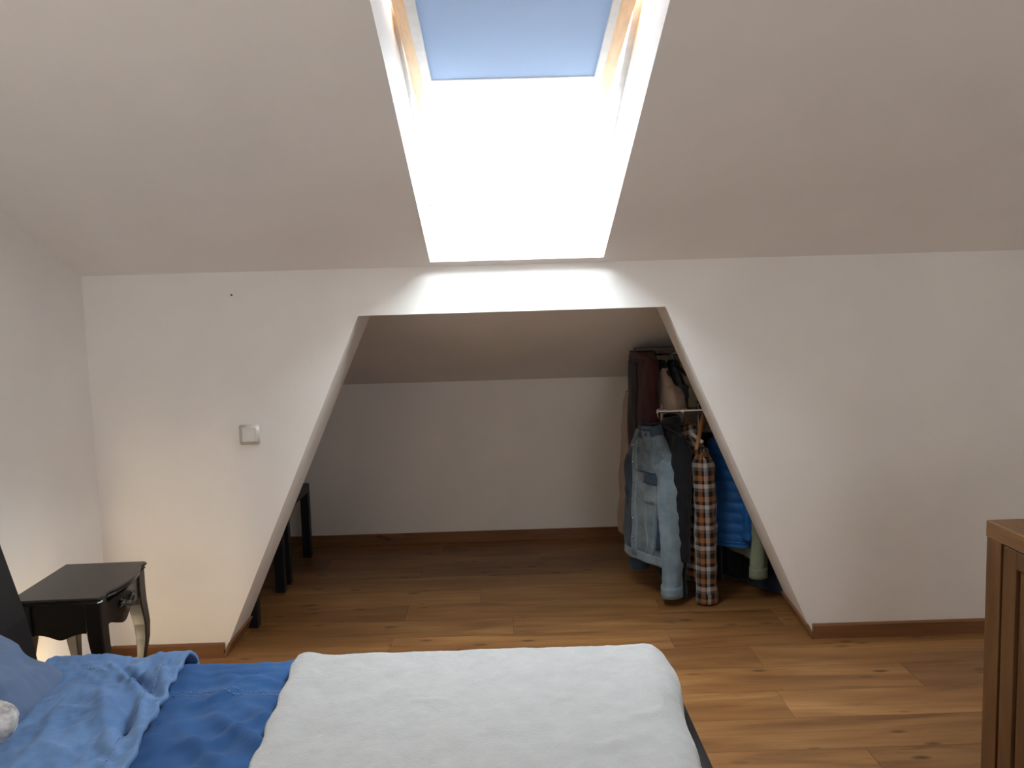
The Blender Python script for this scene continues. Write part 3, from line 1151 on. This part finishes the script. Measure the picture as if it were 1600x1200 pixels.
# ------------------------------------------------------------------ garments
class Garment:
    """hanging garment: shoulder axis = local x, front = local -y, z up from the floor."""

    def __init__(s, name, label, cat, loc, rz, zn, zs, zh, ws, wh, tk, th, mat, neck=.07, fold=.10, nf=9, seed=0.0, group='clothes on the rack', quilt=0.0, skew=0.0):
        s.o = thing(name, label, cat, (loc[0], loc[1], 0), math.radians(rz), group)
        s.zn, s.zs, s.zh, s.ws, s.wh, s.tk, s.th, s.neck = zn, zs, zh, ws, wh, tk, th, neck
        s.fold, s.nf, s.seed, s.mat, s.quilt, s.skew = fold, nf, seed, mat, quilt, skew
        obj('body', s.body(), mat, s.o, True)

    def half(s, z):
        """half width, half thickness at height z"""
        if z >= s.zs:
            t = (z - s.zs) / (s.zn - s.zs)
            return lerp(s.ws, s.neck, t ** .85), lerp(s.tk, s.neck * .62, t)
        t = (s.zs - z) / (s.zs - s.zh)
        return lerp(s.ws, s.wh, t), lerp(s.tk, s.th, t ** .7)

    def point(s, z, a, grow=0.0):
        A, T = s.half(z)
        ca, sa = math.cos(a), math.sin(a)
        e = .75
        x = A * math.copysign(abs(ca) ** e, ca)
        y = T * math.copysign(abs(sa) ** e, sa)
        low = smooth01((s.zn - z) / (s.zn - s.zh))
        f = s.fold * low * math.sin(s.nf * a + s.seed * 3 + 2.2 * noise.noise(Vector((a, z * 3, s.seed))))
        y *= 1 + f * 1.6
        x *= 1 + f * .25
        d = .012 * noise.noise(Vector((x * 14, y * 10, z * 9 + s.seed)))
        if s.quilt:
            q = abs(math.sin(z * PI / .055))
            d += s.quilt * q
        n_ = Vector((ca * T, sa * A)).normalized()
        x += n_.x * (d + grow) + s.skew * (s.zn - z)
        y += n_.y * (d + grow)
        return Vector((x, y, z))

    def body(s):
        n_ = 56
        zs = [lerp(s.zh, s.zs, i / 44) for i in range(45)] + [lerp(s.zs, s.zn, i / 12) for i in range(1, 13)]
        if s.quilt:
            zs = [lerp(s.zh, s.zs, i / 90) for i in range(91)] + [lerp(s.zs, s.zn, i / 12) for i in range(1, 13)]
        return loft(B(), [[s.point(z, 2 * PI * j / n_) for j in range(n_)] for z in zs])

    def band(s, name, z0, z1, grow, mat, n_=56, k_=5):
        rings = [[s.point(lerp(z0, z1, i / k_), 2 * PI * j / n_, grow) for j in range(n_)] for i in range(k_ + 1)]
        return obj(name, loft(B(), rings), mat, s.o, True)

    def strip(s, name, za, zb, xa, xb, grow, mat, k_=14, parent=None, slant=0.0):
        """patch on the front surface between heights and x positions."""
        bm = B()
        kx = 6
        g0, g1 = [], []
        for i in range(k_ + 1):
            z = lerp(za, zb, i / k_)
            r0, r1 = [], []
            for j in range(kx + 1):
                x = lerp(xa, xb, j / kx) + slant * (za - z)
                A, T = s.half(z)
                c = max(-.999, min(.999, x / A))
                a = -math.acos(math.copysign(abs(c) ** (1 / .75), c))
                r0.append(bm.verts.new(s.point(z, a, grow)))
                r1.append(bm.verts.new(s.point(z, a, -.004)))
            g0.append(r0)
            g1.append(r1)
        for i in range(k_):
            for j in range(kx):
                bm.faces.new((g0[i][j], g0[i][j + 1], g0[i + 1][j + 1], g0[i + 1][j]))
            bm.faces.new((g0[i][0], g0[i + 1][0], g1[i + 1][0], g1[i][0]))
            bm.faces.new((g0[i][kx], g0[i + 1][kx], g1[i + 1][kx], g1[i][kx]))
        for j in range(kx):
            bm.faces.new((g0[0][j], g0[0][j + 1], g1[0][j + 1], g1[0][j]))
            bm.faces.new((g0[k_][j], g0[k_][j + 1], g1[k_][j + 1], g1[k_][j]))
        return obj(name, bm, mat, parent or s.o, True)

    def front(s, x, z, grow=0.0):
        A, T = s.half(z)
        c = max(-.999, min(.999, x / A))
        return s.point(z, -math.acos(math.copysign(abs(c) ** (1 / .75), c)), grow)

    def sleeve(s, side, zend, r0, r1, mat=None, out=.03, fwd=0.0, name='sleeve', n_=26, k_=34, flat=.8, cuff=None, cuffmat=None, quilt=0.0):
        sd = Vector((side * (s.ws - r0 * .55), 0, s.zs - r0 * .2))
        rings = []
        for i in range(k_ + 1):
            t = i / k_
            z = lerp(sd.z + r0 * .5, zend, t)
            x = sd.x + side * out * math.sin(t * PI * .5) + s.skew * (s.zn - z)
            y = fwd * smooth01(t)
            r = lerp(r0, r1, t ** .8)
            if t < .12:
                r *= lerp(.45, 1, smooth01(t / .12))
            ring = []
            for j in range(n_):
                a = 2 * PI * j / n_
                d = r * (1 + .16 * noise.noise(Vector((math.cos(a) * 1.2, math.sin(a) * 1.2 + side, z * 16 + s.seed))) + .06 * math.sin(5 * a + s.seed + z * 9) + .05 * math.sin(z * 95 + 3 * a + s.seed) * math.exp(-((t - .5) / .22) ** 2))
                d += quilt * abs(math.sin(z * PI / .05))
                ring.append(Vector((x + math.cos(a) * d * flat, y + math.sin(a) * d, z)))
            rings.append(ring)
        o = obj(name, loft(B(), rings), mat or s.mat, s.o, True)
        if cuff:
            rr = []
            for i in range(4):
                z = lerp(zend + cuff, zend - .004, i / 3)
                t = (sd.z + r0 * .5 - z) / (sd.z + r0 * .5 - zend)
                x = sd.x + side * out * math.sin(min(1, t) * PI * .5) + s.skew * (s.zn - z)
                y = fwd
                rr.append([Vector((x + math.cos(2 * PI * j / n_) * (r1 * 1.04 + .004) * flat, y + math.sin(2 * PI * j / n_) * (r1 * 1.04 + .004), z)) for j in range(n_)])
            obj('cuff', loft(B(), rr), cuffmat or s.mat, o, True)
        return o

    def collar(s, h, mat=None, spread=1.35, tilt=.0):
        rings = []
        n_ = 28
        for gz, gr in ((-.012, 1.02), (h * .5, 1.05), (h, 1.0), (h * .96, 1.12), (h * .3, spread), (-.03, spread * 1.12)):
            ring = []
            for j in range(n_):
                a = 2 * PI * j / n_
                dip = .022 * max(0, -math.sin(a)) ** 2
                ring.append(Vector((s.neck * gr * math.cos(a), s.neck * .66 * gr * math.sin(a), s.zn + gz - dip)))
            rings.append(ring)
        return obj('collar', loft(B(), rings, False, False), mat or s.mat, s.o, True)


def hanger(name, label, loc, rz, zr, zbar, half_w, mat, rod=None, drop=.045, group='coat hangers on the rack'):
    """hook over a rail at height zr, shoulder bar at zbar."""
    h = thing(name, label, 'coat hanger', (loc[0], loc[1], 0), math.radians(rz), group)
    pts = []
    r = .016
    top = zr + .004
    for i in range(10):
        a = math.radians(-40 + 230 * i / 9)
        pts.append(Vector((0, r * math.cos(a) , top - .004 + r * math.sin(a) * .9)))
    pts.append(Vector((0, -.006, top - .03)))
    pts.append(Vector((0, 0, zbar + .01)))
    obj('hook', tube(B(), pts, .0028, 7), M['chrome'], h, True)
    bm = B()
    pp, rr = [], []
    for i in range(17):
        t = i / 8 - 1
        pp.append(Vector((half_w * t, .012 * t * t, zbar - drop * abs(t) ** 1.4)))
        rr.append(.010 if abs(t) > .1 else .013)
    tube(bm, pp, rr, 8)
    obj('shoulder_bar', bm, mat, h, True)
    return h


# --- lower rail, from the left
# denim jacket, turned towards the room
g = Garment('denim_jacket', 'washed light blue denim jacket at the left end of the lower rail', 'jacket', (.752, 4.285), -62, .885, .745, .215, .168, .205, .058, .066, M['denim'], .062, .05, 5, 1.3)
g.band('waistband', .185, .232, .006, M['denim_light'])
g.collar(.018, M['denim_dark'], 1.25)
f = g.strip('lapel', .872, .775, -.005, .045, .014, M['denim'], 8, None, .45)
g.strip('lapel', .872, .775, -.065, -.025, .014, M['denim'], 8, None, -.55)
sl = g.sleeve(1, .045, .068, .054, M['denim_light'], .065, -.025, cuff=.055, cuffmat=M['denim_light'])
g.sleeve(-1, .10, .066, .05, M['denim_dark'], .0, .02, cuff=.05, cuffmat=M['denim_dark'])
f = g.strip('placket', .82, .20, -.075, -.035, .007, M['denim_light'])
tag(f, 'paler front placket')
f = g.strip('inner_facing', .80, .19, -.19, -.08, .004, M['denim_dark'])
tag(f, 'dark blue inner facing of the open front')
g.strip('yoke_seam', .665, .655, -.035, .17, .0065, M['denim_dark'], 2)
pk = g.strip('pocket_flap', .655, .605, .02, .125, .012, M['denim_dark'], 4)
g.strip('pocket', .61, .50, .03, .115, .007, M['denim'], 6)
g.strip('seam', .64, .235, .025, .031, .0075, M['denim_light'], 14, None, .06)
g.strip('seam', .64, .235, .11, .116, .0075, M['denim_light'], 14, None, -.04)
wp = g.strip('welt_pocket', .45, .27, .125, .150, .010, M['denim_dark'], 8, None, -.05)
for z in (.79, .70, .60, .50, .40, .30):
    c = g.front(-.055, z, .009)
    bm = B()
    lathe(bm, [(.0, .003), (.005, .002), (.0065, -.002), (.0065, -.006)], 10, c, 'y')
    bo_ = obj('button', bm, M['chrome'], g.o, True)
hanger('coat_hanger', 'dark hanger holding the denim jacket', (.800, RY), -62, RZ, .90, .17, M['blackwood'])

# long black coat beside it
g = Garment('black_coat', 'long black coat hanging right behind the denim jacket', 'coat', (.865, 4.31), -84, .925, .84, .03, .20, .20, .030, .032, M['black'], .055, .10, 7, 2.3)
g.sleeve(1, .22, .055, .045, None, .02, -.01)
g.collar(.02)
# plaid shirt
g = Garment('plaid_shirt', 'brown black and white plaid flannel shirt on the lower rail', 'shirt', (.945, 4.285), -74, .865, .775, .10, .195, .20, .035, .055, M['plaid'], .055, .13, 7, 3.7)
g.sleeve(1, .012, .060, .052, None, .035, .0, cuff=.05)
g.sleeve(-1, .06, .055, .045, None, .0, .02)
g.collar(.035, None, 1.4)
hanger('coat_hanger', 'clear hanger holding the plaid shirt', (.932, RY), -74, RZ, .87, .16, M['plastic'])
# black jacket with a wooden hanger
g = Garment('black_jacket', 'short black jacket between the plaid shirt and the blue padded jacket', 'jacket', (.998, 4.34), -88, .83, .76, .16, .14, .14, .022, .024, M['black'], .05, .10, 7, 4.1)
g.sleeve(1, .16, .052, .042)
bm = B()
hw = thing('coat_hanger', 'brown wooden hanger with one bare arm above the black jacket', 'coat hanger', (1.03, 4.18, 0), 0, 'coat hangers on the rack')
A_ = aty(1098, 655, 4.22) - Vector((1.03, 4.18, 0))
C_ = aty(1088, 702, 4.10) - Vector((1.03, 4.18, 0))
D_ = aty(1101, 640, 4.28) - Vector((1.03, 4.18, 0))
tube(bm, [D_, A_, lerp(A_, C_, .5), C_], [.009, .0125, .0115, .009], 8)
obj('shoulder_bar', bm, M['hangwood'], hw, True)
bm = B()
tube(bm, [D_ + Vector((0, .0, .0)), D_ + Vector((.0, .0, .03)), D_ + Vector((.0, .012, .044)), D_ + Vector((0, .026, .03))], .0022, 7)
obj('hook', bm, M['chrome'], hw, True)
# track trousers with pale piping
g = Garment('track_trousers', 'black track trousers with thin pale piping below the blue jacket', 'trousers', (1.10, 4.43), -70, .82, .78, .035, .06, .10, .030, .045, M['black'], .05, .10, 5, 4.9)
pi_ = g.strip('piping', .40, .05, .045, .051, .004, M['greycl'], 14)
tag(pi_, 'thin pale piping stripe')
# blue padded jacket
g = Garment('padded_jacket', 'bright blue quilted padded jacket beside the slanted opening edge', 'jacket', (1.155, 4.26), -36, .855, .745, .275, .135, .125, .050, .058, M['puffer'], .055, .06, 5, 5.3, quilt=.007)
g.band('hem_band', .262, .29, .004, M['puffer'])
g.sleeve(1, .30, .050, .042, M['puffer'], .012, -.02, quilt=.006)
g.sleeve(-1, .30, .050, .042, M['puffer'], .006, .0, quilt=.006)
g.collar(.05, None, 1.15)
# trousers below
g = Garment('black_trousers', 'plain black trousers hanging low behind the green jacket sleeve', 'trousers', (1.20, 4.42), -60, .80, .76, .04, .10, .13, .04, .05, M['black'], .05, .10, 5, 6.1)
# green jacket
g = Garment('green_jacket', 'sage green cotton jacket with hanging sleeve behind the opening edge', 'jacket', (1.245, 4.31), -72, .84, .74, .20, .19, .18, .035, .045, M['green'], .055, .10, 6, 6.7)
g.sleeve(1, .115, .045, .044, M['green'], .0, -.02, cuff=.05, cuffmat=M['green'])
# navy garment bag at the end, reaching the floor
g = Garment('garment_bag', 'dark navy garment bag touching the floor beside the right jamb', 'garment bag', (1.385, 4.32), -66, .86, .76, .012, .20, .215, .05, .075, M['navy'], .05, .08, 5, 7.7)

# --- upper rail
g = Garment('beige_shirt', 'beige short-sleeved shirt at the left end of the upper rail', 'shirt', (.845, 4.56), -62, 1.195, 1.07, .955, .150, .17, .030, .042, M['beige'], .05, .08, 6, 1.9)
g.sleeve(1, .960, .040, .056, None, .050, -.01, k_=16)
g.collar(.02, M['navy'], 1.3)
ups = [('slate_shirt', 'slate blue shirt second from the left on the upper rail', .935, 'slate', 1.18),
       ('olive_shirt', 'olive beige shirt third from the left on the upper rail', .985, 'olive', 1.17),
       ('navy_shirt', 'dark navy shirt fourth from the left on the upper rail', 1.035, 'navy', 1.18),
       ('grey_shirt', 'grey shirt fifth from the left on the upper rail', 1.09, 'greycl', 1.17),
       ('slate_shirt', 'slate grey shirt at the slanted edge on the upper rail', 1.15, 'slate', 1.18)]
for i, (nm, lb, x, mt, zn) in enumerate(ups):
    g = Garment(nm, lb, 'shirt', (x, 4.60), -78, zn + .01, zn - .11, .945, .155, .17, .020, .030, M[mt], .035, .08, 6, 2.9 + i)
    g.sleeve(1, .965, .040, .036, None, .03, -.01, k_=16)
    g.collar(.02, M['navy'] if i == 0 else None, 1.3)
for i, (x, mt, lb) in enumerate([(.86, 'blackwood', 'dark hanger holding the beige shirt'), (.945, 'blackwood', 'dark hanger holding the slate blue shirt'),
                                 (.985, 'hangwood', 'brown wooden hanger holding the olive shirt'), (1.035, 'hangwood', 'brown wooden hanger holding the navy shirt'), (1.09, 'blackwood', 'dark hanger holding the grey shirt')]):
    hanger('coat_hanger', lb, (x, UY), -80, UZ, 1.185, .14, M[mt])

# maroon coat at the left end of the rack
g = Garment('maroon_coat', 'long dark maroon coat hanging at the left end of the rack', 'coat', (.775, 4.62), -78, 1.262, 1.225, .42, .19, .21, .034, .050, M['maroon'], .10, .05, 4, 9.1)
f = g.strip('front_panel', 1.2, .43, -.17, .02, .004, M['plum'])
tag(f, 'plum black front panel')
# sand coloured coat behind it
g = Garment('sand_coat', 'pale sand coloured coat hanging behind the denim jacket', 'coat', (.735, 4.80), -80, 1.02, .95, .16, .10, .20, .030, .055, M['sand'], .05, .06, 4, 9.9)
